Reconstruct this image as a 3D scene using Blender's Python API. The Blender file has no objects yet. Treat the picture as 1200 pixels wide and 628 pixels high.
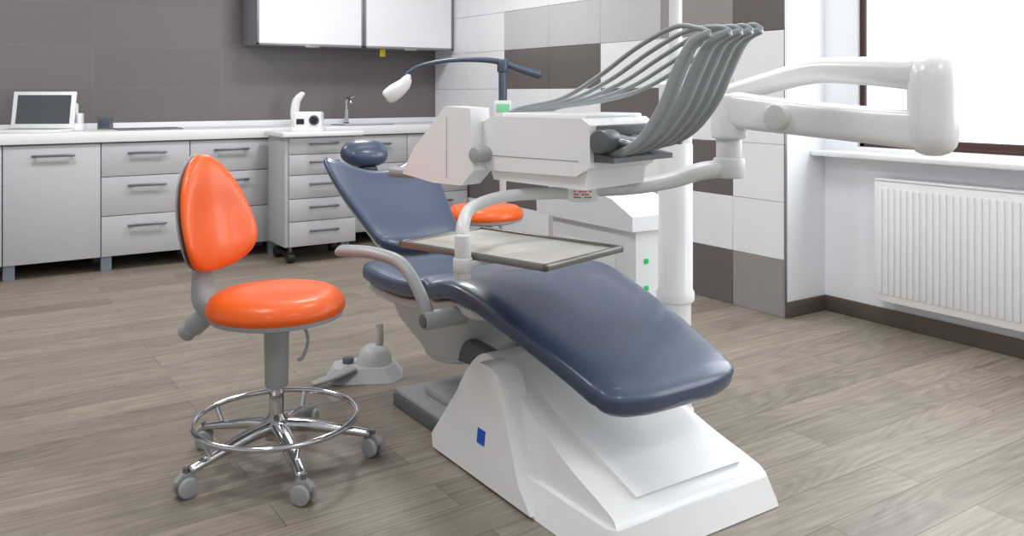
import bpy, bmesh, math, random
from mathutils import Vector, Matrix
R = math.radians
random.seed(3)
scene = bpy.context.scene
COL = scene.collection
scene.view_settings.view_transform = 'Standard'

# ------------------------------------------------------------------ materials
def lin(c):
    c = c / 255.0
    return c / 12.92 if c <= 0.04045 else ((c + 0.055) / 1.055) ** 2.4
def rgb(r, g, b): return (lin(r), lin(g), lin(b), 1)
def mat(name, col, rough=0.45, metal=0.0, coat=0.0, var=0.04, scale=6.0, bump=0.0, bscale=200, emit=None, estr=0):
    m = bpy.data.materials.new(name); m.use_nodes = True
    nt = m.node_tree; b = nt.nodes['Principled BSDF']
    b.inputs['Roughness'].default_value = rough
    b.inputs['Metallic'].default_value = metal
    b.inputs['Coat Weight'].default_value = coat
    b.inputs['Coat Roughness'].default_value = 0.15
    tc = nt.nodes.new('ShaderNodeTexCoord')
    n = nt.nodes.new('ShaderNodeTexNoise'); n.inputs['Scale'].default_value = scale
    nt.links.new(tc.outputs['Object'], n.inputs['Vector'])
    mx = nt.nodes.new('ShaderNodeMix'); mx.data_type = 'RGBA'
    mx.inputs['A'].default_value = tuple(max(0, c * (1 - var)) for c in col[:3]) + (1,)
    mx.inputs['B'].default_value = tuple(min(1, c * (1 + var)) for c in col[:3]) + (1,)
    nt.links.new(n.outputs['Fac'], mx.inputs['Factor'])
    nt.links.new(mx.outputs['Result'], b.inputs['Base Color'])
    if bump:
        n2 = nt.nodes.new('ShaderNodeTexNoise'); n2.inputs['Scale'].default_value = bscale
        nt.links.new(tc.outputs['Object'], n2.inputs['Vector'])
        bp = nt.nodes.new('ShaderNodeBump'); bp.inputs['Strength'].default_value = bump; bp.inputs['Distance'].default_value = 0.002
        nt.links.new(n2.outputs['Fac'], bp.inputs['Height']); nt.links.new(bp.outputs['Normal'], b.inputs['Normal'])
    if emit:
        b.inputs['Emission Color'].default_value = emit; b.inputs['Emission Strength'].default_value = estr
    return m

M = {}
M['blue'] = mat('blue_leather', rgb(58, 73, 98), 0.40, coat=0.4, var=0.05, bump=0.12)
M['orange'] = mat('orange_leather', rgb(236, 94, 6), 0.45, coat=0.2, var=0.03, bump=0.1)
M['white'] = mat('white_plastic', rgb(234, 235, 236), 0.28, coat=0.3, var=0.01)
M['offwhite'] = mat('offwhite_plastic', rgb(206, 208, 207), 0.35, var=0.02)
M['pedal'] = mat('pale_grey_plastic', rgb(186, 189, 190), 0.4, var=0.03)
M['grey'] = mat('grey_plastic', rgb(158, 161, 163), 0.4, var=0.03)
M['dgrey'] = mat('dark_grey_plastic', rgb(92, 97, 101), 0.4, var=0.03)
M['whip'] = mat('whip_grey', rgb(146, 152, 154), 0.4, var=0.03)
M['black'] = mat('black_plastic', rgb(28, 28, 30), 0.4)
M['chrome'] = mat('chrome', rgb(205, 207, 211), 0.12, metal=1.0, var=0.02)
M['steel'] = mat('brushed_steel', rgb(132, 134, 140), 0.32, metal=0.85, var=0.05, scale=40)
M['front'] = mat('cabinet_laminate', rgb(186, 186, 190), 0.42, var=0.02)
M['carcass'] = mat('cabinet_carcass', rgb(138, 139, 145), 0.5, var=0.02)
M['leg'] = mat('aluminium_leg', rgb(140, 148, 165), 0.4, metal=0.3)
M['counter'] = mat('white_worktop', rgb(234, 235, 238), 0.3, var=0.01)
M['wall'] = mat('wall_paint', rgb(234, 236, 240), 0.7, var=0.01)
M['ceil'] = mat('ceiling_paint', rgb(240, 240, 240), 0.8, var=0.01)
M['tw'] = mat('tile_white', rgb(228, 230, 233), 0.22, var=0.015)
M['tl'] = mat('tile_light_grey', rgb(188, 188, 190), 0.25, var=0.03)
M['tm'] = mat('tile_mid_grey', rgb(146, 142, 142), 0.28, var=0.04)
M['td'] = mat('tile_taupe', rgb(103, 97, 97), 0.28, var=0.05)
M['grout'] = mat('grout', rgb(200, 199, 199), 0.8)
M['base'] = mat('baseboard_brown', rgb(92, 79, 70), 0.5, var=0.1)
M['frame'] = mat('window_frame_brown', rgb(64, 39, 33), 0.4, var=0.08)
M['rad'] = mat('radiator_enamel', rgb(236, 237, 239), 0.3, var=0.01)
M['trayin'] = mat('tray_liner', rgb(202, 201, 193), 0.4, var=0.03)
M['trayrim'] = mat('tray_rim', rgb(126, 125, 120), 0.3, metal=0.5)
M['bluesq'] = mat('blue_sticker', rgb(22, 84, 185), 0.4)
M['green'] = mat('green_lamp', rgb(20, 160, 80), 0.3, emit=rgb(20, 190, 90), estr=0.4)
M['lcd'] = mat('green_display', rgb(120, 190, 150), 0.3, emit=rgb(120, 200, 150), estr=0.3)
M['screen'] = mat('dark_screen', rgb(78, 82, 88), 0.15, coat=0.5, var=0.3, scale=3)
M['slate'] = mat('slate_metal', rgb(80, 91, 108), 0.35, metal=0.2)
M['red'] = mat('red_label', rgb(205, 70, 70), 0.5)
M['yellow'] = mat('yellow_tag', rgb(240, 215, 40), 0.5)
M['glassw'] = mat('white_glass', rgb(236, 238, 241), 0.12, coat=0.5, var=0.01)
M['alu'] = mat('aluminium_frame', rgb(145, 147, 150), 0.35, metal=0.6)
M['pane'] = mat('bright_window_pane', rgb(250, 252, 255), 0.3, emit=(0.94, 0.98, 1.0, 1), estr=1.2)
M['lamp'] = mat('ceiling_diffuser', rgb(250, 250, 250), 0.5, emit=(1, 1, 1, 1), estr=2.0)

# wood floor
def floor_mat():
    m = bpy.data.materials.new('wood_plank_floor'); m.use_nodes = True
    nt = m.node_tree; b = nt.nodes['Principled BSDF']; L = nt.links.new
    tc = nt.nodes.new('ShaderNodeTexCoord')
    br = nt.nodes.new('ShaderNodeTexBrick')
    br.offset = 0.37; br.offset_frequency = 2
    for k, v in (('Scale', 1.0), ('Mortar Size', 0.0013), ('Mortar Smooth', 0.2), ('Brick Width', 1.25), ('Row Height', 0.165), ('Bias', 0.0)):
        br.inputs[k].default_value = v
    br.inputs['Color1'].default_value = (0.0, 0, 0, 1); br.inputs['Color2'].default_value = (1, 1, 1, 1)
    br.inputs['Mortar'].default_value = (0.1, 0.1, 0.1, 1)
    L(tc.outputs['Object'], br.inputs['Vector'])
    sp = nt.nodes.new('ShaderNodeSeparateXYZ'); L(tc.outputs['Object'], sp.inputs[0])
    mul = nt.nodes.new('ShaderNodeMath'); mul.operation = 'MULTIPLY_ADD'; mul.inputs[1].default_value = 7.3
    L(br.outputs['Color'], mul.inputs[0]); L(sp.outputs['X'], mul.inputs[2])
    def combo(fx, fy):
        c = nt.nodes.new('ShaderNodeCombineXYZ')
        a = nt.nodes.new('ShaderNodeMath'); a.operation = 'MULTIPLY'; a.inputs[1].default_value = fx
        d = nt.nodes.new('ShaderNodeMath'); d.operation = 'MULTIPLY'; d.inputs[1].default_value = fy
        L(mul.outputs[0], a.inputs[0]); L(sp.outputs['Y'], d.inputs[0])
        L(a.outputs[0], c.inputs[0]); L(d.outputs[0], c.inputs[1]); L(br.outputs['Color'], c.inputs[2])
        return c
    n1 = nt.nodes.new('ShaderNodeTexNoise'); n1.inputs['Scale'].default_value = 1.0; n1.inputs['Detail'].default_value = 8; n1.inputs['Roughness'].default_value = 0.72; n1.inputs['Distortion'].default_value = 0.2
    L(combo(2.2, 75.0).outputs[0], n1.inputs['Vector'])
    n2 = nt.nodes.new('ShaderNodeTexNoise'); n2.inputs['Scale'].default_value = 1.0; n2.inputs['Detail'].default_value = 1.0
    L(combo(0.8, 5.0).outputs[0], n2.inputs['Vector'])
    sn = nt.nodes.new('ShaderNodeMath'); sn.operation = 'MULTIPLY'; sn.inputs[1].default_value = 110
    L(n2.outputs['Fac'], sn.inputs[0])
    s2 = nt.nodes.new('ShaderNodeMath'); s2.operation = 'SINE'; L(sn.outputs[0], s2.inputs[0])
    def madd(src, k, add):
        q = nt.nodes.new('ShaderNodeMath'); q.operation = 'MULTIPLY_ADD'; q.inputs[1].default_value = k
        L(src, q.inputs[0])
        if isinstance(add, float): q.inputs[2].default_value = add
        else: L(add, q.inputs[2])
        return q.outputs[0]
    v = madd(n1.outputs['Fac'], 1.15, -0.32)
    v = madd(s2.outputs[0], 0.06, v)
    v = madd(br.outputs['Color'], 0.22, v)
    v = madd(n2.outputs['Fac'], 0.34, v)
    rp = nt.nodes.new('ShaderNodeValToRGB')
    rp.color_ramp.elements[0].position = 0.15; rp.color_ramp.elements[0].color = rgb(91, 81, 71)
    rp.color_ramp.elements[1].position = 0.90; rp.color_ramp.elements[1].color = rgb(162, 151, 137)
    L(v, rp.inputs['Fac'])
    mm = nt.nodes.new('ShaderNodeMix'); mm.data_type = 'RGBA'
    L(br.outputs['Fac'], mm.inputs['Factor']); L(rp.outputs['Color'], mm.inputs['A']); mm.inputs['B'].default_value = rgb(80, 70, 61)
    L(mm.outputs['Result'], b.inputs['Base Color'])
    b.inputs['Roughness'].default_value = 0.42
    bp = nt.nodes.new('ShaderNodeBump'); bp.inputs['Strength'].default_value = 0.12; bp.inputs['Distance'].default_value = 0.002
    L(n1.outputs['Fac'], bp.inputs['Height']); L(bp.outputs['Normal'], b.inputs['Normal'])
    return m
M['floor'] = floor_mat()

def backwall_mat():
    m = bpy.data.materials.new('grey_wall_tiles'); m.use_nodes = True
    nt = m.node_tree; b = nt.nodes['Principled BSDF']; L = nt.links.new
    tc = nt.nodes.new('ShaderNodeTexCoord'); sp = nt.nodes.new('ShaderNodeSeparateXYZ'); cx = nt.nodes.new('ShaderNodeCombineXYZ')
    L(tc.outputs['Object'], sp.inputs[0]); L(sp.outputs['X'], cx.inputs[0]); L(sp.outputs['Z'], cx.inputs[1])
    br = nt.nodes.new('ShaderNodeTexBrick'); br.offset = 0.0
    for k, v in (('Scale', 1.0), ('Mortar Size', 0.0018), ('Mortar Smooth', 0.1), ('Brick Width', 0.9), ('Row Height', 0.307)):
        br.inputs[k].default_value = v
    br.inputs['Color1'].default_value = rgb(110, 105, 106); br.inputs['Color2'].default_value = rgb(115, 110, 111)
    br.inputs['Mortar'].default_value = rgb(125, 121, 122)
    L(cx.outputs[0], br.inputs['Vector'])
    n = nt.nodes.new('ShaderNodeTexNoise'); n.inputs['Scale'].default_value = 30; n.inputs['Detail'].default_value = 5
    L(tc.outputs['Object'], n.inputs['Vector'])
    mx = nt.nodes.new('ShaderNodeMix'); mx.data_type = 'RGBA'; mx.blend_type = 'MULTIPLY'; mx.inputs['Factor'].default_value = 0.08
    L(br.outputs['Color'], mx.inputs['A']); L(n.outputs['Fac'], mx.inputs['B'])
    L(mx.outputs['Result'], b.inputs['Base Color']); b.inputs['Roughness'].default_value = 0.35
    return m
M['backwall'] = backwall_mat()

# ------------------------------------------------------------------ mesh builder
def catmull(P, n):
    out = []
    k = len(P)
    for i in range(k - 1):
        p0 = P[max(i - 1, 0)]; p1 = P[i]; p2 = P[i + 1]; p3 = P[min(i + 2, k - 1)]
        for j in range(n):
            t = j / n
            out.append([0.5 * ((2 * b) + (-a + c) * t + (2 * a - 5 * b + 4 * c - d) * t * t + (-a + 3 * b - 3 * c + d) * t ** 3)
                        for a, b, c, d in zip(p0, p1, p2, p3)])
    out.append(list(P[-1]))
    return out

class B:
    def __init__(s, *mats):
        s.bm = bmesh.new(); s.mats = [M[m] for m in mats]
    def _merge(s, t, mi, bev=0, seg=2, mtx=None, post=None):
        if bev > 0:
            es = [e for e in t.edges if len(e.link_faces) == 2 and e.calc_face_angle(0) > R(25)]
            bmesh.ops.bevel(t, geom=es, offset=bev, segments=seg, profile=0.5, affect='EDGES', clamp_overlap=True)
        if mtx is not None: t.transform(mtx)
        if post:
            for v in t.verts: v.co = post(v.co.copy())
        bmesh.ops.recalc_face_normals(t, faces=t.faces[:])
        for f in t.faces: f.material_index = mi
        me = bpy.data.meshes.new('t'); t.to_mesh(me); t.free()
        s.bm.from_mesh(me); bpy.data.meshes.remove(me)
        return s
    def box(s, x0, x1, y0, y1, z0, z1, mi=0, bev=0.004, seg=2, mtx=None, post=None):
        t = bmesh.new(); bmesh.ops.create_cube(t, size=1)
        for v in t.verts:
            v.co = Vector(((x0 + x1) / 2 + v.co.x * (x1 - x0), (y0 + y1) / 2 + v.co.y * (y1 - y0), (z0 + z1) / 2 + v.co.z * (z1 - z0)))
        return s._merge(t, mi, bev, seg, mtx, post)
    def cyl(s, p0, p1, r0, r1=None, mi=0, seg=32, bev=0.0, bs=2, mtx=None):
        p0 = Vector(p0); p1 = Vector(p1); r1 = r0 if r1 is None else r1
        t = bmesh.new(); d = p1 - p0
        bmesh.ops.create_cone(t, cap_ends=True, segments=seg, radius1=r0, radius2=r1, depth=d.length)
        q = Vector((0, 0, 1)).rotation_difference(d.normalized()).to_matrix().to_4x4()
        if bev > 0:
            es = [e for e in t.edges if e.calc_face_angle(0) > R(40)]
            bmesh.ops.bevel(t, geom=es, offset=bev, segments=bs, profile=0.5, affect='EDGES', clamp_overlap=True)
        m = Matrix.Translation((p0 + p1) / 2) @ q
        t.transform(m)
        return s._merge(t, mi, 0, 1, mtx)
    def lathe(s, prof, mi=0, seg=48, mtx=None, post=None):
        t = bmesh.new(); rings = []
        for r, z in prof:
            if r < 1e-5: rings.append([t.verts.new((0, 0, z))])
            else: rings.append([t.verts.new((r * math.cos(2 * math.pi * i / seg), r * math.sin(2 * math.pi * i / seg), z)) for i in range(seg)])
        for a, b in zip(rings[:-1], rings[1:]):
            for i in range(seg):
                j = (i + 1) % seg
                if len(a) == 1 and len(b) == 1: continue
                if len(a) == 1: t.faces.new((a[0], b[i], b[j]))
                elif len(b) == 1: t.faces.new((a[i], a[j], b[0]))
                else: t.faces.new((a[i], a[j], b[j], b[i]))
        return s._merge(t, mi, 0, 1, mtx, post)
    def sweep(s, pts, w, h=None, mi=0, n=8, seg=20, e=2.0, up=(0, 0, 1), cap=0.0, cp=2.0, closed=False, mtx=None, post=None):
        k = len(pts)
        W = w if isinstance(w, (list, tuple)) else [w] * k
        H = W if h is None else (h if isinstance(h, (list, tuple)) else [h] * k)
        data = [list(p) + [W[i], H[i]] for i, p in enumerate(pts)]
        data = catmull(data, n) if (n > 1 and k > 2) else data
        P = [Vector(d[:3]) for d in data]; WH = [(max(d[3], .0005), max(d[4], .0005)) for d in data]
        T = []
        for i in range(len(P)):
            a = P[max(i - 1, 0)]; b = P[min(i + 1, len(P) - 1)]
            T.append((b - a).normalized())
        if cap > 0:
            st = [0.0, 0.12, 0.3, 0.5, 0.7, 0.87, 0.97, 1.0]
            f = lambda q: max((1 - q ** cp), 0.0) ** (1 / cp)
            A = [(P[0] + T[0] * cap * (1 - 0) - T[0] * cap * q, (WH[0][0] * f(q), WH[0][1] * f(q)), T[0]) for q in reversed(st)]
            Z = [(P[-1] - T[-1] * cap + T[-1] * cap * q, (WH[-1][0] * f(q), WH[-1][1] * f(q)), T[-1]) for q in st]
            mid = [(P[i], WH[i], T[i]) for i in range(len(P)) if (P[i] - P[0]).length > cap * 1.05 and (P[i] - P[-1]).length > cap * 1.05]
            seq = A + mid + Z
            P = [q[0] for q in seq]; WH = [(max(q[1][0], 1e-4), max(q[1][1], 1e-4)) for q in seq]; T = [q[2] for q in seq]
        N = Vector(up); N = (N - T[0] * N.dot(T[0])).normalized()
        t = bmesh.new(); rings = []
        for i in range(len(P)):
            N = (N - T[i] * N.dot(T[i])).normalized(); S = T[i].cross(N)
            ring = []
            for j in range(seg):
                a = 2 * math.pi * (j + .5) / seg; c, d = math.cos(a), math.sin(a)
                x = math.copysign(abs(c) ** (2 / e), c) * WH[i][0]; y = math.copysign(abs(d) ** (2 / e), d) * WH[i][1]
                ring.append(t.verts.new(P[i] + S * x + N * y))
            rings.append(ring)
        for a, b in zip(rings[:-1], rings[1:]):
            for i in range(seg):
                j = (i + 1) % seg; t.faces.new((a[i], a[j], b[j], b[i]))
        t.faces.new(rings[0]); t.faces.new(rings[-1])
        return s._merge(t, mi, 0, 1, mtx, post)
    def torus(s, c, Rm, r, mi=0, seg=64, s2=14, mtx=None):
        t = bmesh.new(); rings = []
        for i in range(seg):
            a = 2 * math.pi * i / seg
            rings.append([t.verts.new((c[0] + (Rm + r * math.cos(2 * math.pi * j / s2)) * math.cos(a), c[1] + (Rm + r * math.cos(2 * math.pi * j / s2)) * math.sin(a), c[2] + r * math.sin(2 * math.pi * j / s2))) for j in range(s2)])
        for i in range(seg):
            a, b = rings[i], rings[(i + 1) % seg]
            for j in range(s2):
                k = (j + 1) % s2; t.faces.new((a[j], a[k], b[k], b[j]))
        return s._merge(t, mi, 0, 1, mtx)
    def prism(s, poly, a0, a1, axis='x', mi=0, bev=0.004, seg=2, mtx=None, taper=None, post=None):
        t = bmesh.new()
        def mk(a, p):
            return {'x': (a, p[0], p[1]), 'y': (p[0], a, p[1]), 'z': (p[0], p[1], a)}[axis]
        A = [t.verts.new(mk(a0, p)) for p in poly]; Bv = [t.verts.new(mk(a1, p)) for p in (taper or poly)]
        t.faces.new(A); t.faces.new(list(reversed(Bv)))
        for i in range(len(poly)):
            j = (i + 1) % len(poly); t.faces.new((A[i], Bv[i], Bv[j], A[j]))
        return s._merge(t, mi, bev, seg, mtx, post)
    def done(s, name, parent=None, thing=None, angle=38, label=None, world=True, **props):
        me = bpy.data.meshes.new(name)
        if parent is not None and world and thing is not None:
            s.bm.transform(thing.matrix_basis.inverted())
        s.bm.to_mesh(me); s.bm.free()
        for m in s.mats: me.materials.append(m)
        for p in me.polygons: p.use_smooth = True
        me.set_sharp_from_angle(angle=R(angle))
        o = bpy.data.objects.new(name, me); COL.objects.link(o)
        if parent is not None: o.parent = parent
        if label: o['label'] = label
        for k, v in props.items(): o[k] = v
        return o

def thing(name, label, category, loc=(0, 0, 0), rz=0.0, group=None):
    o = bpy.data.objects.new(name, None); COL.objects.link(o)
    o.location = loc; o.rotation_euler = (0, 0, rz); o.empty_display_size = 0.1
    o['label'] = label; o['category'] = category
    if group: o['group'] = group
    o.matrix_basis = Matrix.Translation(loc) @ Matrix.Rotation(rz, 4, 'Z')
    return o

# ------------------------------------------------------------------ room shell
XL, XR, XT, YB, YF, YC, ZC = -3.0, 4.05, 3.72, -2.5, 6.85, 2.97, 2.9
B('floor').box(XL - .1, XR + .1, YB - .1, YF + .1, -.08, 0, bev=0).done('floor', kind='structure')
B('ceil').box(XL - .1, XR + .1, YB - .1, YF + .1, ZC, ZC + .1, bev=0).done('ceiling', kind='structure')
B('backwall').box(XL - .1, XT + .12, YF, YF + .1, 0, ZC, bev=0).done('wall_back', kind='structure')
B('wall').box(XL - .1, XL, YB, YF, 0, ZC, bev=0).done('wall_left', kind='structure')
B('wall').box(XL - .1, XR + .1, YB - .1, YB, 0, ZC, bev=0).done('wall_front', kind='structure')
B('wall').box(XT + .004, XR + .1, YC, YF + .1, 0, ZC, bev=0).done('wall_recess', kind='structure')
WZ0, WZ1 = .91, 2.55
wins = [(.95, 2.77), (-1.5, .45)]  # second opening is out of view, a window added for fill light
w = B('wall')
w.box(XR, XR + .2, YB, YC, 0, WZ0, bev=0); w.box(XR, XR + .2, YB, YC, WZ1, ZC, bev=0)
w.box(XR, XR + .2, 2.77, YC, WZ0, WZ1, bev=0); w.box(XR, XR + .2, .45, .95, WZ0, WZ1, bev=0); w.box(XR, XR + .2, YB, -1.5, WZ0, WZ1, bev=0)
w.done('wall_right', kind='structure')
for i, (a, b) in enumerate(wins):
    q = B('frame', 'pane')
    X0, X1 = XR + .02, XR + .08
    t = .03
    q.box(X0, X1, a, a + t, WZ0, WZ1); q.box(X0, X1, b - t, b, WZ0, WZ1)
    q.box(X0, X1, a, b, WZ0, WZ0 + t + .02); q.box(X0, X1, a, b, WZ1 - t, WZ1)
    q.box(X0, X1, a + .45, a + .5, WZ0, WZ1)
    q.box(X0 + .02, X0 + .03, a + t, b - t, WZ0 + t, WZ1 - t, 1, bev=0)
    q.done('window_%d' % (i + 1), kind='structure')  # the later of the pair is the added fill window
B('counter').box(XR - .13, XR + .02, .85, YC - .001, .855, .885, bev=.008).done('trim_1', kind='structure')
B('counter').box(XR - .13, XR + .02, -1.6, .5, .855, .885, bev=.008).done('trim_2', kind='structure')  # sill of the unseen window added for fill
B('base').box(XR - .015, XR, YB, YC, 0, .085).done('baseboard_right', kind='structure')
B('base').box(XT, XR, YC - .015, YC, 0, .085).done('baseboard_recess', kind='structure')
B('base').box(XL, XT - .012, YF - .015, YF, 0, .085).done('baseboard_back', kind='structure')
B('base').box(XL, XL + .015, YB, YF, 0, .085).done('baseboard_left', kind='structure')
B('alu').box(XT - .012, XT + .006, YC - .004, YC + .004, 0, ZC, bev=.001).done('trim_3', kind='structure')

ys = [2.97, 3.33, 3.915, 4.50, 5.10, 5.70, 6.28, 6.85]
pat = {0: 'mwwwwdwdww', 1: 'dwdwwmwlww', 2: 'wlwdwlwwww', 3: 'lwdwdlwwww', 4: 'wdwwdlwwww', 5: 'wdwwwwwlww', 6: 'wwlwwwwwww'}
tw = B('grout', 'tw', 'tl', 'tm', 'td')
tw.box(XT, XT + .003, YC, YF, 0, ZC, bev=0)
RH = .3065
for c in range(7):
    for r in range(10):
        z0 = r * RH; z1 = min(z0 + RH, ZC)
        k = {'w': 1, 'l': 2, 'm': 3, 'd': 4}[pat[c][r]]
        tw.box(XT - .008, XT, ys[c] + .0012, ys[c + 1] - .0012, z0 + .0012, z1 - .0012, k, bev=.001, seg=1)
tw.done('wall_tiled', kind='structure')

# ------------------------------------------------------------------ base cabinets
def handle(x, z, y, parent, th, ln=.25):
    b = B('steel')
    b.box(x - ln / 2, x + ln / 2, y - .035, y - .023, z - .009, z + .009, bev=.003)
    for sx in (-1, 1):
        b.box(x + sx * (ln / 2 - .02) - .006, x + sx * (ln / 2 - .02) + .006, y - .026, y + .002, z - .006, z + .006, bev=.002)
    b.done('handle', parent, th, label='slim brushed steel bar handle')
YFR = 6.25
def cabinet(x0, x1, kind, label, legs=True):
    th = thing('base_cabinet', label, 'cabinet', ((x0 + x1) / 2, YFR, 0))
    B('carcass').box(x0 + .002, x1 - .002, YFR + .02, YF - .02, .10, .862, bev=.002).done('body', th, th)
    if kind == 'door':
        d = B('front').box(x0 + .003, x1 - .003, YFR, YFR + .019, .10, .855, bev=.002).done('door', th, th)
        handle((x0 + x1) / 2, .79, YFR, d, th)
    else:
        for (a, b_, hz) in ((.635, .855, .79), (.372, .630, .57), (.10, .367, .30)):
            d = B('front').box(x0 + .003, x1 - .003, YFR, YFR + .019, a, b_, bev=.002).done('drawer', th, th)
            handle((x0 + x1) / 2, hz, YFR, d, th)
    for lx in ([x0 + .0] if legs else []):
        B('leg').box(lx + .003, lx + .07, YFR + .03, YFR + .09, 0, .10, bev=.003).done('leg', th, th, label='square blue-grey metal leg')
        B('leg').box(lx + .003, lx + .07, YF - .2, YF - .14, 0, .10, bev=.003).done('leg', th, th, label='square blue-grey metal leg')
cabinet(-.27, .30, 'door', 'light grey base cabinet with one wide door under the worktop')
cabinet(.30, .865, 'door', 'light grey single-door base cabinet with steel bar handle', )
cabinet(.865, 1.435, 'drawers', 'light grey base cabinet with three drawers, behind orange stool')
cabinet(1.435, 2.0, 'drawers', 'light grey three-drawer base cabinet beside the rolling cart')
cabinet(2.0, 2.57, 'drawers', 'light grey three-drawer base cabinet behind the rolling cart')
cabinet(2.57, 3.13, 'drawers', 'light grey three-drawer base cabinet under the sink')
cabinet(3.13, 3.70, 'drawers', 'light grey three-drawer base cabinet at the tiled wall')
wt = B('counter').box(-.3, 3.708, YFR - .02, YF - .002, .866, .935, bev=.004)
wt.box(-.3, 3.708, YF - .022, YF - .002, .93, .975, bev=.003)
o = wt.done('worktop'); o['label'] = 'long white worktop with upstand over the base cabinets'; o['category'] = 'worktop'

# rolling cart
cx0, cx1, cy0, cy1 = 1.97, 2.49, 5.80, 6.19
th = thing('rolling_drawer_cart', 'light grey five-drawer cart on casters with white top', 'drawer cart', ((cx0 + cx1) / 2, 6.03, 0))
B('front').box(cx0, cx1, cy0 + .02, cy1, .115, .885, bev=.003).done('body', th, th)
B('counter').box(cx0 - .03, cx1 + .05, cy0 - .03, cy1 + .005, .886, .918, bev=.006).done('top', th, th, label='white worktop slab')
for a, b_ in ((.765, .88), (.62, .76), (.455, .615), (.295, .45), (.12, .29)):
    d = B('front').box(cx0 + .025, cx1 - .003, cy0, cy0 + .019, a, b_, bev=.003).done('drawer', th, th)
    handle((cx0 + cx1) / 2 + .01, (a + b_) / 2 + .02, cy0, d, th, .22)
for x in (cx0 + .05, cx1 - .05):
    for y in (cy0 + .06, cy1 - .06):
        b = B('black', 'steel')
        b.cyl((x, y, .075), (x, y, .116), .012, mi=1); b.box(x - .02, x + .02, y - .018, y + .018, .045, .085, 0, bev=.006)
        b.cyl((x - .024, y, .038), (x + .024, y, .038), .038, bev=.006)
        b.done('caster', th, th, label='black swivel caster')

# wall cabinets
for x0, x1, lab in ((1.98, 2.858, 'white glass-fronted wall cabinet with aluminium frame'), (2.862, 3.70, 'white glass-fronted wall cabinet beside the tiled wall')):
    th = thing('wall_cabinet', lab, 'cabinet', ((x0 + x1) / 2, 6.5, 1.565))
    B('carcass').box(x0, x1, 6.52, YF - .001, 1.57, 2.35, bev=.002).done('body', th, th)
    d = B('alu', 'glassw')
    z0, z1 = 1.562, 2.352; t = .02
    d.box(x0, x0 + t, 6.497, 6.519, z0, z1, bev=.002); d.box(x1 - t, x1, 6.497, 6.519, z0, z1, bev=.002)
    d.box(x0, x1, 6.497, 6.519, z0, z0 + t, bev=.002); d.box(x0, x1, 6.497, 6.519, z1 - t, z1, bev=.002)
    d.box(x0 + t, x1 - t, 6.50, 6.516, z0 + t, z1 - t, 1, bev=0)
    dd = d.done('door', th, th, label='white glass door in slim aluminium frame')
    B('alu').box((x0 + x1) / 2 - .06, (x0 + x1) / 2 + .06, 6.487, 6.499, z0 - .012, z0 + .008, bev=.002).done('handle', dd, th)
    if x0 > 2.5:
        B('yellow').box(3.05, 3.10, 6.60, 6.604, 1.50, 1.572, bev=.001).done('tag', th, th, label='small yellow tag')

# ------------------------------------------------------------------ counter items
ct = .935
ln = thing('laptop', 'white laptop with dark screen open on the worktop', 'laptop', (.50, 6.50, ct + .0005), R(-28))
b = B('white', 'grey'); b.box(-.2, .2, -.13, .12, 0, .018, bev=.004); b.box(-.17, .17, -.08, .08, .018, .0195, 1, bev=0)
b.done('base', ln, world=False)
mt = Matrix.Translation((0, .10, .02)) @ Matrix.Rotation(R(-12), 4, 'X')
s = B('white').box(-.205, .205, 0, .018, 0, .255, bev=.006, mtx=mt).done('screen', ln, world=False, label='white framed laptop lid with dark display')
B('screen').box(-.175, .175, -.001, .004, .03, .23, bev=0, mtx=mt).done('display', s, world=False)
dk = thing('telephone_dock', 'small white charging dock with handset beside laptop', 'dock', (.755, 6.56, ct + .0005), R(-28))
b = B('white', 'black'); b.box(-.05, .05, -.05, .05, 0, .05, bev=.01); b.box(-.045, .01, -.02, .02, .03, .19, bev=.012)
b.box(.012, .04, -.03, .03, .045, .12, bev=.008); b.done('body', dk, world=False)
B('black').box(-.035, 0, -.0225, -.019, .06, .15, bev=.001).done('display', dk, world=False)
sb = thing('socket_box', 'small dark desk socket box on the worktop', 'socket', (.955, 6.70, ct + .0005), R(-28))
b = B('dgrey'); b.prism([(-.03, 0), (.03, 0), (.02, .085), (-.015, .085)], -.045, .045, 'x', bev=.006); b.done('body', sb, world=False)
B('slate').box(-.03, .03, -.032, -.022, .02, .065, bev=.001).done('panel', sb, world=False)
fz = ct
f1 = thing('white_dispenser', 'white curved dispenser standing on the worktop', 'dispenser', (2.33, 6.62, fz + .0005))
b = B('white'); b.lathe([(0, 0), (.045, 0), (.045, .01), (.03, .02), (.0, .02)])
b.sweep([(0, 0, .01), (-.01, 0, .10), (0, -.01, .19), (.035, -.03, .245), (.06, -.04, .25)], [.032, .036, .034, .024, .016], [.02, .024, .024, .018, .012], up=(0, 1, 0), cap=.015)
b.done('body', f1, world=False)
f2 = thing('faucet', 'chrome basin faucet on the worktop', 'faucet', (2.79, 6.70, fz + .0005))
b = B('chrome'); b.lathe([(0, 0), (.028, 0), (.028, .008), (.02, .015), (.02, .12), (.0, .125)])
b.sweep([(0, 0, .10), (0, 0, .18), (0, -.03, .215), (0, -.08, .20), (0, -.10, .17)], .012, cap=.006, up=(0, 1, 0)); b.done('body', f2, world=False)
B('chrome').sweep([(0, 0, .19), (.03, 0, .215), (.075, 0, .235)], [.009, .008, .006], cap=.005).done('lever', f2, world=False)
sk = B('steel', 'white')
sk.prism([(2.62, 6.33), (3.05, 6.33), (3.05, 6.62), (2.62, 6.62)], ct + .0005, ct + .006, 'z', bev=.002)
sk.prism([(2.65, 6.36), (3.02, 6.36), (3.02, 6.59), (2.65, 6.59)], ct + .004, ct + .0075, 'z', 1, bev=.001)
sk.done('sink', label='inset basin with steel rim in the worktop', category='sink')
sk = B('steel', 'white')
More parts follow.
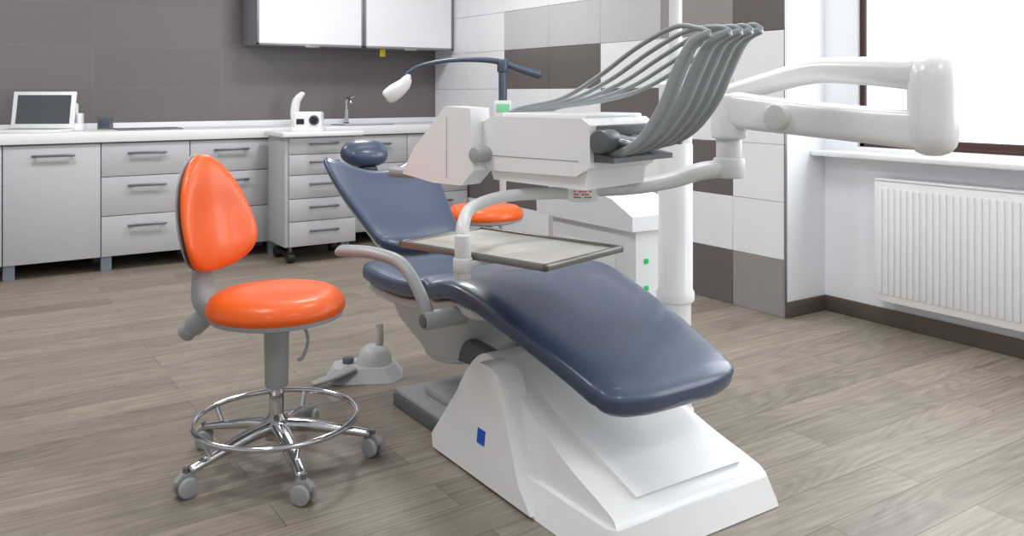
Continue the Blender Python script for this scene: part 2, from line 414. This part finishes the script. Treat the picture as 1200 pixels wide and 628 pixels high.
sk.prism([(1.0, 6.38), (1.42, 6.38), (1.42, 6.66), (1.0, 6.66)], ct + .0005, ct + .008, 'z', bev=.003)
sk.done('steel_tray', label='flat steel tray lying on the worktop', category='tray')
dv = thing('polymerisation_device', 'white boxy device with round black lens on the cart', 'medical device', (2.20, 5.98, .9185), R(-30))
b = B('white', 'grey'); b.box(-.10, .10, -.07, .07, 0, .14, bev=.018, seg=4); b.box(-.11, .115, -.08, .08, 0, .02, bev=.006)
b.done('housing', dv, world=False)
b = B('slate', 'black'); b.cyl((.05, -.068, .08), (.05, -.08, .08), .036, mi=0, bev=.003); b.cyl((.05, -.079, .08), (.05, -.084, .08), .025, mi=1)
b.done('lens', dv, world=False, label='round dark lens')
B('black').box(-.075, -.02, -.073, -.069, .05, .09, bev=.001).done('display', dv, world=False)

# ------------------------------------------------------------------ radiator
rd = thing('radiator', 'white panel radiator below the window', 'radiator', (3.97, 1.9, .13))
b = B('rad')
y0, y1 = 1.30, 2.61
b.box(3.955, 3.985, y0, y1, .14, .755, bev=.008)
n = 38
for i in range(n):
    y = y0 + .02 + (y1 - y0 - .04) * (i + .5) / n
    b.box(3.947, 3.958, y - .0105, y + .0105, .18, .715, bev=.005)
b.box(3.985, 4.03, y0 + .01, y1 - .01, .15, .73, bev=.004)
b.done('panel', rd, rd)
b = B('rad'); b.box(3.95, 4.035, y0 + .005, y1 - .005, .752, .762, bev=.003)
b.done('grille', rd, rd)
for y in (1.5, 2.4): B('rad').box(4.02, 4.049, y - .02, y + .02, .2, .68, bev=.002).done('bracket', rd, rd)
b = B('rad', 'chrome'); b.sweep([(4.0, 1.34, .15), (4.0, 1.34, .05), (4.0, 1.34, .0)], .009); b.done('pipe', rd, rd)

# ------------------------------------------------------------------ dental stool
def stool(loc, label, rz=0):
    th = thing('dental_stool', label, 'stool', loc, rz, 'orange dental stools')
    L = dict(world=False)
    B('orange').lathe([(0, .548), (.06, .549), (.12, .556), (.160, .560), (.188, .555), (.208, .54), (.219, .517), (.219, .503), (.212, .492), (.0, .49)], seg=64).done('seat', th, label='round glossy orange cushion', **L)
    B('grey').lathe([(0, .455), (.06, .455), (.10, .463), (.18, .470), (.210, .480), (.214, .494), (0, .496)], seg=64).done('seat_shell', th, label='grey plastic seat pan', **L)
    B('grey').lathe([(0, .25), (.034, .25), (.037, .256), (.040, .44), (.055, .458), (0, .46)]).done('lift_cover', th, label='grey plastic column cover', **L)
    B('chrome').lathe([(0, .085), (.036, .085), (.040, .10), (.038, .15), (.024, .165), (.023, .26), (0, .26)]).done('gas_lift', th, label='chrome column', **L)
    B('grey').sweep([(.03, -.02, .455), (.07, -.045, .445), (.085, -.055, .40), (.07, -.05, .345), (.055, -.04, .335)], [.007, .006, .005, .006, .006], cap=.004).done('lever', th, **L)
    b = B('chrome'); b.torus((0, 0, .150), .255, .0095)
    b.done('foot_ring', th, label='chrome foot ring', **L)
    for k in range(5):
        a = R(194 + 72 * k); ca, sa = math.cos(a), math.sin(a)
        q = lambda r, z: (r * ca, r * sa, z)
        b = B('chrome', 'grey')
        b.sweep([q(.02, .125), q(.10, .117), q(.20, .096), q(.300, .073)], [.028, .026, .022, .018], [.022, .019, .015, .012], e=2.6, cap=.012)
        b.cyl(q(.225, .09), q(.252, .145), .008)
        b.done('leg', th, label='polished chrome base arm', **L)
        ang = a + R(50 * math.sin(k * 2.1))
        mt = Matrix.Translation(q(.308, 0)) @ Matrix.Rotation(ang, 4, 'Z')
        c = B('grey', 'steel'); c.cyl((0, 0, .05), (0, 0, .085), .008, mi=1, mtx=mt)
        c.prism([(-.026, .032), (-.033, .052), (-.018, .069), (.012, .071), (.033, .052), (.028, .038)], -.009, .009, 'y', bev=.004, mtx=mt)
        cc = c.done('caster', th, label='grey twin-wheel caster', **L)
        for s_ in (-1, 1):
            B('grey').cyl((.0, s_ * .010, .0305), (.0, s_ * .027, .0305), .0305, bev=.006, bs=3, mtx=mt).done('wheel', cc, **L)
    return th
def stool_back(th, ta=R(126)):
    L = dict(world=False)
    R0, W, Hh, zc = .248, .176, .192, .80
    def pad(T, mname='orange', off=0.0, back=.25):
        b = B(mname); t = bmesh.new(); NU, NV = 24, 28
        def pt(u, v, side):
            wv = W * max(1 - abs(v) ** 2.6, 0) ** .5 * (1 - .34 * v - .06 * v * v)
            x = u * wv; z = zc + v * Hh
            th_ = T * (max(1 - abs(u) ** 3.2, 0) ** .5) * (max(1 - abs(v) ** 3.2, 0) ** .45)
            rr = R0 + .062 * (v + 1) / 2 + .012 * math.cos(v * 2.2) + off - side * th_
            rc = .28
            ph = x / rc
            px = (rr - rc) + rc * math.cos(ph)
            py = rc * math.sin(ph)
            return Vector((px * math.cos(ta) - py * math.sin(ta), px * math.sin(ta) + py * math.cos(ta), z))
        for side in (1, -back):
            g = [[t.verts.new(pt(math.sin(math.pi / 2 * (2 * i / NU - 1)), math.sin(math.pi / 2 * (2 * j / NV - 1)), side)) for i in range(NU + 1)] for j in range(NV + 1)]
            for j in range(NV):
                for i in range(NU):
                    t.faces.new((g[j][i], g[j][i + 1], g[j + 1][i + 1], g[j + 1][i]))
        bmesh.ops.remove_doubles(t, verts=t.verts[:], dist=.0006)
        bmesh.ops.dissolve_degenerate(t, dist=.0002, edges=t.edges[:])
        b._merge(t, 0)
        return b
    bk = pad(.044).done('backrest', th, label='rounded glossy orange back pad', **L)
    pad(.012, 'grey', .020, 1.0).done('backrest_shell', bk, label='grey plastic back shell', **L)
    q = lambda r, z, s=0: (r * math.cos(ta) - s * math.sin(ta), r * math.sin(ta) + s * math.cos(ta), z)
    b = B('grey')
    b.sweep([q(.08, .466), q(.17, .464), q(.235, .468), q(.280, .505), (q(.294, .57)), q(.294, .66), q(.300, .76)], [.032, .038, .046, .052, .046, .038, .026], [.012, .014, .026, .028, .018, .013, .008], e=3, cap=.008)
    b.done('back_bracket', th, label='grey plastic back support bracket', **L)
    b = B('grey', 'dgrey'); b.cyl(q(.225, .495), q(.335, .410), .031, .036, bev=.004); b.cyl(q(.335, .410), q(.368, .385), .029, .032, mi=0, bev=.004); b.cyl(q(.368, .385), q(.373, .381), .024, mi=1, bev=.002)
    b.done('adjusting_knob', th, **L)
s1 = stool((.893, 2.72, 0), 'orange dental stool with curved backrest and chrome base')
stool_back(s1)
s2 = s1.copy(); COL.objects.link(s2); s2.location = (2.54, 4.10, 0); s2.rotation_euler = (0, 0, R(20))
s2['label'] = 'backless orange dental stool behind the dental chair'
def cp(src, dst):
    for c in list(src.children):
        if c.name.startswith(('backrest', 'back_bracket', 'adjusting')): continue
        n_ = c.copy(); COL.objects.link(n_); n_.parent = dst; cp(c, n_)
cp(s1, s2)

# ------------------------------------------------------------------ dental chair
CX = 1.69
ch = thing('dental_chair', 'reclined dental chair with slate blue upholstery on white base', 'dental chair', (CX, 2.35, 0))
prof = [(3.20, .530, .315), (3.04, .515, .33), (2.80, .520, .33), (2.60, .560, .325), (2.46, .590, .325), (2.32, .580, .315), (2.05, .515, .29), (1.85, .455, .265), (1.69, .400, .25)]
tk = .09
pts = [(CX, y, z - tk / 2) for y, z, w_ in prof]
def crown(co):
    xr = (co.x - CX) / .3
    co.z += .016 * (xr * xr) * (1 if co.y > 2.6 else .2)
    return co
B('blue').sweep(pts, [p[2] for p in prof], tk / 2, seg=64, n=8, e=3.8, cap=.08, cp=2.8, post=crown).done('seat_cushion', ch, ch, label='long slate blue leather seat and leg cushion')
pts = [(CX, y, z - tk - .012) for y, z, w_ in prof[:6]]
B('offwhite').sweep(pts, [p[2] - .03 for p in prof[:6]], .028, seg=40, n=6, e=4, cap=.05, cp=3, post=crown).done('seat_shell', ch, ch, label='white plastic shell under the seat')
pts = [(CX, y, z - tk - .004) for y, z, w_ in prof[4:-1]]
B('offwhite').sweep(pts, [p[2] - .07 for p in prof[4:-1]], .014, seg=32, n=6, e=4, cap=.03, cp=3).done('leg_rest_plate', ch, ch)
def backshape(co):
    x = (co.x - CX) / .26
    k = min(max((co.y - 3.47) / .28, 0), 1); k = k * k * (3 - 2 * k)
    sh = -k * .105 * max(1 - (x * x) * 1.25, -.2)
    co = co + Vector((0, .84, .54)) * sh
    co.z += .045 * x * x; co.y -= .02 * x * x
    return co
bp = [(3.20, .535, .195), (3.30, .575, .205), (3.42, .645, .225), (3.54, .72, .25), (3.66, .80, .262), (3.765, .88, .25)]
bk = B('blue').sweep([(CX, y, z) for y, z, w_ in bp], [p[2] for p in bp], .036, seg=56, n=8, e=3.2, cap=.07, cp=2.4, post=backshape).done('backrest', ch, ch, label='winged slate blue leather backrest')
B('offwhite').sweep([(CX, y + .028, z - .045) for y, z, w_ in bp[:5]], [p[2] - .04 for p in bp[:5]], .022, seg=40, n=6, e=3, cap=.05, post=backshape).done('back_shell', bk, ch, label='white plastic back shell')
hd = B('blue').sweep([(CX - .0, 3.76, .865), (CX, 3.84, .908), (CX, 3.915, .94)], [.112, .118, .108], [.055, .062, .05], seg=40, e=2.3, cap=.065, cp=2.1).done('headrest', ch, ch, label='oval slate blue headrest pad')
b = B('chrome', 'black'); b.sweep([(CX, 3.62, .745), (CX, 3.72, .79), (CX, 3.83, .855)], .03, .008, e=4); b.box(CX - .04, CX + .04, 3.76, 3.84, .80, .845, 1, bev=.01)
b.done('headrest_bracket', hd, ch, label='chrome headrest bracket')
t = B('offwhite', 'grey')
secs = [(2.80, .47, .25, .30), (2.80, .40, .24, .29), (2.79, .33, .21, .23), (2.78, .26, .17, .16), (2.77, .19, .15, .13)]
t.sweep([(CX - .03, y, z) for y, z, a, b_ in secs], [s_[2] for s_ in secs], [s_[3] for s_ in secs], seg=40, n=5, e=3.2, up=(0, 1, 0), cap=.03, cp=2.4)
t.done('lift_housing', ch, ch, label='white plastic lift housing below the seat')
b = B('offwhite')
b.sweep([(1.47, 2.95, .44), (1.465, 2.75, .432), (1.46, 2.55, .445), (1.46, 2.40, .50)], [.02] * 4, [.045, .055, .05, .03], e=3, cap=.03)
b.done('side_cover', ch, ch)
b = B('dgrey', 'grey')
for x in (CX - .13, CX + .13):
    b.sweep([(x, 2.80, .26), (x, 2.55, .28), (x, 2.30, .25)], .025, .045, e=4, up=(0, 0, 1), cap=.02)
b.cyl((CX - .16, 2.36, .25), (CX + .16, 2.36, .25), .03)
b.done('lift_arm', ch, ch, label='grey steel lifting arms')
# base
BX0, BX1 = 1.375, 2.04
b = B('white')
b.prism([(BX0 + .0, 1.66), (BX0 + .03, 1.63), (BX1 - .03, 1.63), (BX1, 1.66), (BX1, 2.5), (BX1 - .04, 2.55), (BX0 + .04, 2.55), (BX0, 2.5)], 0.002, .085, 'z',
        taper=[(BX0 + .03, 1.68), (BX0 + .05, 1.655), (BX1 - .05, 1.655), (BX1 - .03, 1.68), (BX1 - .03, 2.48), (BX1 - .06, 2.52), (BX0 + .06, 2.52), (BX0 + .03, 2.48)], bev=.012, seg=3)
def wedge(co):
    k = max(co.z, 0) / .4
    co.x = CX + .01 + (co.x - CX - .01) * (1 - .22 * k)
    return co
def smooth_poly(P, n=5):
    return [tuple(p) for p in catmull([list(p) for p in P], n)]
top = smooth_poly([(2.53, .01), (2.53, .12), (2.47, .26), (2.38, .345), (2.27, .335), (2.08, .245), (1.88, .165), (1.72, .118), (1.665, .09), (1.645, .01)], 4)
b.prism(top, BX0 + .035, BX1 - .03, 'x', bev=.012, seg=3, post=wedge)
b.done('base', ch, ch, angle=50, label='glossy white plastic chair base')
for xa, xb, sg in ((BX0 - .012, BX0 + .075, 1), (BX1 - .075, BX1 + .012, -1)):
    b = B('white')
    b.prism([(2.535, .01), (2.55, .05), (2.35, .31), (2.325, .338), (2.29, .352), (2.22, .350), (2.18, .335), (2.155, .30), (2.10, .19), (2.03, .07), (1.96, .01)], xa, xb, 'x', bev=.016, seg=4,
            post=lambda c: Vector((c.x + sg * .10 * max(c.z, 0), c.y, c.z)))
    cheek = b.done('side_cheek', ch, ch, angle=50, label='glossy white triangular side cheek')
    if sg == 1:
        B('bluesq').box(-.0015, .0015, 2.222, 2.265, .116, .160, bev=0, post=lambda c: Vector((c.x + BX0 - .0125 + .10 * c.z, c.y, c.z))).done('emblem', cheek, ch, label='small square blue emblem')
b = B('white')
b.prism([(2.30, .31), (2.06, .225), (1.86, .150), (1.72, .108), (1.705, .125), (1.86, .177), (2.06, .254), (2.30, .35)], CX - .16, CX + .245, 'x', bev=.006)
b.done('base_cover', ch, ch)
b = B('grey', 'dgrey'); b.box(1.43, 1.93, 2.545, 2.98, .002, .05, 1, bev=.006); b.box(1.435, 1.925, 2.55, 2.975, .048, .068, 0, bev=.008)
b.box(1.50, 1.88, 2.60, 2.86, .066, .10, 0, bev=.012)
b.done('rear_plate', ch, ch, label='grey rear floor plate')
b = B('grey')
b.sweep([(1.36, 2.43, .455), (1.305, 2.435, .47), (1.285, 2.455, .53), (1.27, 2.51, .60), (1.255, 2.58, .638), (1.225, 2.70, .648), (1.20, 2.80, .642), (1.18, 2.91, .630)],
        [.02, .022, .020, .02, .021, .022, .023, .024], [.02, .02, .019, .018, .018, .018, .018, .016], e=2.4, cap=.018, up=(0, 1, 0))
b.done('armrest', ch, ch, label='curved light grey swing armrest')
b = B('dgrey', 'grey'); b.cyl((1.275, 2.43, .468), (1.43, 2.43, .468), .030, mi=1, bev=.004); b.cyl((1.268, 2.43, .468), (1.28, 2.43, .468), .022, mi=0, bev=.003)
b.done('armrest_pivot', ch, ch)

# foot control
fc = thing('foot_control', 'light grey pedal foot control on the floor behind the chair', 'foot pedal', (1.49, 3.35, 0), R(-25))
b = B('pedal', 'grey')
b.prism([(-.17, -.07), (-.13, -.11), (.10, -.12), (.15, -.06), (.15, .07), (.10, .12), (-.12, .10), (-.17, .05)], .001, .055, 'z',
        taper=[(-.14, -.05), (-.11, -.08), (.07, -.09), (.11, -.045), (.11, .05), (.07, .085), (-.09, .07), (-.14, .035)], bev=.01, seg=3)
b.lathe([(0, .13), (.035, .127), (.058, .11), (.070, .08), (.08, .04), (0, .04)], mtx=Matrix.Translation((.03, 0, 0)))
b.done('body', fc, world=False)
b = B('grey'); b.sweep([(-.05, -.07, .06), (-.13, -.11, .04), (-.22, -.14, .02)], [.032, .03, .02], .009, e=3, cap=.01); b.done('pedal', fc, world=False, label='grey side pedal')
b = B('grey'); b.sweep([(.05, 0, .12), (.055, 0, .17), (.05, .02, .215)], [.016, .013, .016], cap=.01, up=(0, 1, 0)); b.done('lever', fc, world=False)
B('dgrey').cyl((-.08, .01, .054), (-.08, .01, .078), .024, bev=.004).done('button', fc, world=False)

# ------------------------------------------------------------------ treatment unit
PX, PY = 2.29, 2.335
un = thing('dental_treatment_unit', 'white dental unit with column, articulated arm, instrument console and tray', 'dental unit', (PX, PY, 0))
col = B('white').lathe([(0, 0), (.068, 0), (.068, .012), (.060, .02), (.058, .04), (.058, .41), (.07, .42), (.071, .45), (.064, .462), (.064, 1.0), (.058, 1.02), (0, 1.02)], mtx=Matrix.Translation((PX, PY, 0))).done('column', un, un, label='thick white column')
B('white').lathe([(0, 1.0), (.035, 1.0), (.035, 1.08), (.024, 1.09), (.024, 2.35), (0, 2.35)], mtx=Matrix.Translation((PX, PY, 0))).done('light_pole', un, un, label='slim white lamp pole')
b = B('white', 'grey', 'offwhite')
b.prism([(2.33, 2.60), (2.50, 2.60), (2.54, 2.66), (2.54, 3.15), (2.50, 3.20), (2.36, 3.20), (2.31, 3.14), (2.31, 2.63)], .002, .66, 'z', bev=.02, seg=4)
b.box(2.306, 2.32, 2.70, 3.10, .12, .56, 0, bev=.004)
cab = b.done('unit_cabinet', un, un, label='white plastic unit cabinet')
b = B('white')
b.prism([(2.57, .64), (3.23, .64), (3.235, .70), (3.12, .77), (2.90, .80), (2.70, .76), (2.57, .70)], 2.285, 2.55, 'x', bev=.03, seg=5)
b.done('top_cover', cab, un, label='rounded white top cover')
b = B('white'); b.lathe([(0, .80), (.05, .80), (.09, .82), (.125, .86), (.13, .885), (.124, .885), (.09, .84), (.0, .825)], mtx=Matrix.Translation((2.43, 3.05, -.01)))
b.done('cuspidor_bowl', cab, un, label='white spittoon bowl')
for z in (.50, .39):
    B('green').box(2.375, 2.395, 2.594, 2.602, z, z + .02, bev=.002).done('indicator_light', cab, un, label='small green indicator')
B('grey').box(2.34, 2.50, 2.594, 2.602, .30, .31, bev=.001).done('seam', cab, un)

EX, EY = 2.215, 1.285
b = B('white')
b.cyl((PX, PY, 1.0), (PX, PY, 1.24), .062, bev=.015, bs=4)
b.sweep([(PX, PY, 1.17), (2.29, 2.15, 1.175), (2.285, 1.92, 1.225), (2.27, 1.70, 1.265), (2.245, 1.50, 1.262), (EX, EY + .0, 1.247)],
        [.045, .042, .045, .05, .054, .058], [.045, .036, .034, .038, .042, .048], e=3, seg=28, cap=.04, cp=2.4)
b.done('support_arm', un, un, label='curved white upper support arm')
b = B('white'); b.lathe([(0, 1.028), (.022, 1.030), (.042, 1.038), (.057, 1.055), (.064, 1.08), (.065, 1.12), (.065, 1.21), (.063, 1.25), (.055, 1.278), (.040, 1.294), (.02, 1.301), (0, 1.303)], mtx=Matrix.Translation((EX, EY, 0)))
b.done('elbow_joint', un, un, angle=60, label='white rounded elbow joint')
QX, QY = 2.10, 1.90
b = B('white')
b.sweep([(EX, EY, 1.097), (2.195, 1.45, 1.106), (2.15, 1.70, 1.125), (QX, QY, 1.145)], [.052, .05, .048, .05], [.056, .052, .053, .058], e=4.5, seg=32, cap=.03, cp=3)
la = b.done('balance_arm', un, un, label='straight white balance arm')
B('offwhite', 'white').cyl((2.075, 1.70, 1.125), (2.12, 1.705, 1.125), .040, bev=.006, bs=3).done('joint_cap', la, un, label='round white joint cap')
b = B('white', 'offwhite')
b.cyl((QX, QY, 1.05), (QX, QY, 1.195), .058, bev=.014, bs=4); b.cyl((QX, QY, .945), (QX, QY, 1.06), .040, mi=1, bev=.004); b.cyl((QX, QY, .925), (QX, QY, .99), .050, mi=1, bev=.008)
b.done('swivel_joint', un, un, label='white vertical swivel joint')
MX, MY = 1.66, 2.10
b = B('offwhite')
b.sweep([(QX, QY, .957), (2.02, 1.95, .945), (1.93, 2.00, .915), (1.80, 2.05, .898), (MX, MY, .895)], [.04, .038, .036, .038, .042], [.028, .028, .025, .023, .022], e=2.6, cap=.03)
b.done('swivel_arm', un, un, label='light grey S-curved swivel arm')
b = B('white', 'red'); b.cyl((MX, MY, .862), (MX, MY, .955), .052, bev=.006)
b.done('console_pivot', un, un)
b = B('red')
for k in range(3):
    z = .875 + k * .009
    for j in range(7):
        if (j + k) % 4 == 3: continue
        a = R(205 + j * 9)
        b.box(-.0005, .0008, -.0032, .0032, z, z + .004, bev=0, mtx=Matrix.Translation((MX + .0522 * math.cos(a), MY + .0522 * math.sin(a), 0)) @ Matrix.Rotation(a, 4, 'Z'))
b.done('warning_label', un, un, label='tiny red printed lines')

A0 = R(14)
C0 = Vector((1.52, 1.89, 0))
CM = Matrix.Translation(C0) @ Matrix.Rotation(A0, 4, 'Z')
b = B('white', 'grey', 'dgrey', 'black')
b.prism([(0.0, .985), (0, 1.105), (.03, 1.125), (.38, 1.125), (.44, 1.10), (.44, 1.0), (.40, .955), (.05, .957)], 0, .33, 'x', bev=.014, seg=3, mtx=CM)
b.prism([(.03, .918), (.39, .925), (.41, .975), (.02, .975)], .015, .315, 'x', 0, bev=.010, mtx=CM)
b.box(.02, .31, .03, .36, 1.12, 1.136, 0, bev=.006, mtx=CM)
b.box(-.0008, .004, .04, .40, 1.000, 1.003, 1, bev=0, mtx=CM)
con = b.done('instrument_console', un, un, label='white rectangular instrument console')
b = B('dgrey', 'black', 'grey'); b.box(.03, .32, -.012, .01, 1.035, 1.105, 0, bev=.006, mtx=CM)
b.prism([(-.07, 1.00), (.01, 1.00), (.01, 1.028), (-.07, 1.015)], .02, .325, 'x', 0, bev=.004, mtx=CM)
b.done('holder_rail', con, un, label='dark grey instrument holder rail')
for i in range(5):
    s_ = .06 + i * .06
    p = [(s_, .02, 1.03), (s_, -.06, 1.025), (s_, -.15, 1.07), (s_, -.225, 1.16), (s_, -.275, 1.26), (s_, -.32, 1.33), (s_, -.375, 1.355)]
    if i == 0: p = [(a, b_ * .93, c + .0) for a, b_, c in p]
    p = [(a, b_, c + .005 * i) for a, b_, c in p]
    B('whip').sweep(p, [.012, .013, .015, .016, .016, .015, .012], [.010, .012, .016, .019, .019, .015, .011], e=3, seg=16, cap=.006, mtx=CM, up=(0, 0, 1)).done('whip_arm', con, un, label='curved grey whip arm')
    e0 = p[-1]
    h = [e0, (s_, e0[1] + .04, e0[2] + .014), (s_, -.24, 1.375 - .008 * i), (s_, -.12, 1.325 - .012 * i), (s_ * .95 + .01, .02, 1.245 - .009 * i), (s_ * .85 + .03, .17, 1.180 - .002 * i), (s_ * .8 + .04, .34, 1.15), (s_ * .8 + .04, .42, 1.12)]
    B('whip').sweep(h, .0072, seg=10, mtx=CM, cap=.003).done('instrument_hose', con, un, label='thin grey instrument hose')
    g = B('steel', 'grey', 'black')
    g.cyl((s_, -.085, 1.045 + .01), (s_, .0, 1.065), .011, .015, mi=i % 2, seg=20, bev=.003, mtx=CM)
    g.cyl((s_, -.115, 1.05), (s_, -.085, 1.055), .007, .011, mi=0, seg=20, mtx=CM)
    g.done('handpiece', con, un, label='steel dental handpiece')
B('dgrey', 'grey').cyl((.0, -.03, 1.06), (.07, -.03, 1.06), .034, bev=.006, mtx=CM).done('brake_handle', con, un, label='grey round brake handle')
b = B('white', 'offwhite', 'grey')
b.prism([(.43, 1.150), (.545, 1.155), (.70, 1.01), (.755, .925), (.60, .905), (.47, .905), (.415, .955)], -.05, .035, 'x', bev=.016, seg=3, mtx=CM)
pn = b.done('control_panel', un, un, label='white angled control panel')
b = B('grey'); b.cyl((-.01, .74, .925), (-.01, .86, .922), .019, bev=.006, mtx=CM); b.done('handle', pn, un, label='grey cylindrical grip')
b = B('grey'); b.cyl((-.06, .405, 1.005), (.05, .405, 1.005), .024, bev=.005, mtx=CM); b.done('hinge_knob', pn, un)
B('grey').box(-.0512, -.048, .535, .537, .925, 1.12, bev=0, mtx=CM).done('panel_seam', pn, un)

TM = Matrix.Translation((1.415, 2.145, 0)) @ Matrix.Rotation(R(16), 4, 'Z')
b = B('offwhite')
b.sweep([(MX, MY, .885), (1.55, 2.16, .885), (1.42, 2.20, .878), (1.30, 2.17, .858), (1.235, 2.11, .825), (1.215, 2.08, .78)], [.02, .019, .018, .018, .019, .02], cap=.015, seg=24)
b.cyl((1.213, 2.075, .675), (1.213, 2.075, .80), .0235, bev=.006)
b.cyl((1.213, 2.075, .695), (1.213, 2.075, .735), .028, bev=.005)
b.box(1.21, 1.42, 2.05, 2.10, .712, .726, bev=.004)
b.done('tray_arm', un, un, label='curved light grey tray arm')
b = B('trayrim', 'trayin')
tz = .74
b.box(-.18, .18, -.28, .28, tz - .012, tz - .004, 0, bev=.002, mtx=TM)
for (x0, x1, y0, y1) in ((-.187, -.171, -.287, .287), (.171, .187, -.287, .287), (-.187, .187, -.287, -.271), (-.187, .187, .271, .287)):
    b.box(x0, x1, y0, y1, tz - .014, tz + .006, 0, bev=.005, mtx=TM)
tr = b.done('instrument_tray', un, un, label='rectangular metal instrument tray')
B('trayin').box(-.171, .171, -.27, .27, tz - .004, tz - .001, bev=.001, mtx=TM).done('tray_liner', tr, un, label='pale grey tray liner')

# ------------------------------------------------------------------ lamp on stand
SX, SY = 2.83, 4.36
ls = thing('whitening_lamp', 'mobile lamp on a slim pole with curved slate boom', 'medical lamp', (SX, SY, 0))
b = B('offwhite', 'black')
for k in range(5):
    a = R(72 * k + 10)
    b.sweep([(SX, SY, .09), (SX + .13 * math.cos(a), SY + .13 * math.sin(a), .08), (SX + .25 * math.cos(a), SY + .25 * math.sin(a), .062)], [.024, .02, .016], [.018, .015, .011], e=3, cap=.01)
    b.cyl((SX + .245 * math.cos(a) - .015 * math.sin(a), SY + .245 * math.sin(a) + .015 * math.cos(a), .027), (SX + .245 * math.cos(a) + .015 * math.sin(a), SY + .245 * math.sin(a) - .015 * math.cos(a), .027), .027, mi=1, bev=.004)
b.done('base', ls, ls)
b = B('offwhite', 'slate'); b.cyl((SX, SY, .08), (SX, SY, .95), .02, mi=0); b.cyl((SX, SY, .93), (SX, SY, 1.36), .026, mi=1, bev=.004)
b.done('pole', ls, ls)
RV = Vector((.833, -.553, 0))
bm_ = lambda r, z: (SX + RV.x * r, SY + RV.y * r, z)
B('slate').sweep([bm_(-.60, 1.30), bm_(-.50, 1.36), bm_(-.30, 1.395), bm_(-.05, 1.39), bm_(.12, 1.335), bm_(.24, 1.30)], [.011, .013, .014, .018, .022, .028], cap=.02).done('boom', ls, ls, label='curved slate grey boom')
b = B('slate'); b.cyl(bm_(.0, 1.32), bm_(.0, 1.40), .035, bev=.008); b.done('boom_joint', ls, ls)
b = B('white', 'dgrey'); b.sweep([bm_(-.57, 1.31), bm_(-.60, 1.25), bm_(-.66, 1.20), bm_(-.72, 1.16)], [.02, .04, .052, .045], [.02, .036, .045, .032], cap=.02, up=(0, 1, 0))
b.sweep([bm_(-.69, 1.185), bm_(-.715, 1.155)], .034, .024, mi=1, cap=.008, up=(0, 1, 0)); b.done('lamp_head', ls, ls, label='white lamp head')
b = B('white', 'lcd'); b.box(-.055, .055, -.05, -.02, 1.03, 1.15, bev=.01, mtx=Matrix.Translation((SX, SY, 0)) @ Matrix.Rotation(R(-33), 4, 'Z')); cb = b.done('control_box', ls, ls, label='small white control box')
B('lcd').box(-.04, .04, -.054, -.049, 1.08, 1.13, bev=.001, mtx=Matrix.Translation((SX, SY, 0)) @ Matrix.Rotation(R(-33), 4, 'Z')).done('display', cb, ls, label='green display')

# ------------------------------------------------------------------ lights
def area(name, loc, rot, sx, sy, pw, col=(1, 1, 1)):
    l = bpy.data.lights.new(name, 'AREA'); l.shape = 'RECTANGLE'; l.size = sx; l.size_y = sy; l.energy = pw; l.color = col
    o = bpy.data.objects.new(name, l); COL.objects.link(o); o.location = loc; o.rotation_euler = rot
    return o
for x, y, pw in ((.2, 5.0, 40), (2.4, 5.0, 38), (.2, 2.4, 23), (2.4, 2.4, 20), (-1.0, -.4, 17), (1.6, -.4, 15)):
    t_ = thing('ceiling_light', 'square white recessed ceiling light panel', 'ceiling light', (x, y, ZC))
    B('alu').box(x - .32, x + .32, y - .32, y + .32, ZC - .012, ZC - .0005, bev=.002).done('frame', t_, t_)
    B('lamp').box(x - .3, x + .3, y - .3, y + .3, ZC - .016, ZC - .011, bev=.001).done('diffuser', t_, t_)
    area('ceiling_light_source', (x, y, ZC - .02), (0, 0, 0), .58, .58, pw, (1, .995, .99))
for a, b_ in wins:
    area('window_light_source', (XR - .005, (a + b_) / 2, (WZ0 + WZ1) / 2), (0, R(90), 0), 1.5, (b_ - a) * .9, 36, (.93, .97, 1))  # one lamp per opening; the second lights the added fill window

w = bpy.data.worlds.new('world'); scene.world = w; w.use_nodes = True
w.node_tree.nodes['Background'].inputs[0].default_value = (.9, .95, 1, 1); w.node_tree.nodes['Background'].inputs[1].default_value = 1.0

# ------------------------------------------------------------------ camera
cam = bpy.data.cameras.new('camera'); co = bpy.data.objects.new('camera', cam); COL.objects.link(co)
co.location = (0, 0, 1.2); co.rotation_euler = (R(90), 0, -R(33.6))
cam.sensor_width = 36; cam.lens = 30.0; cam.shift_y = -(314 - 108) / 1200; cam.clip_start = .05
scene.camera = co
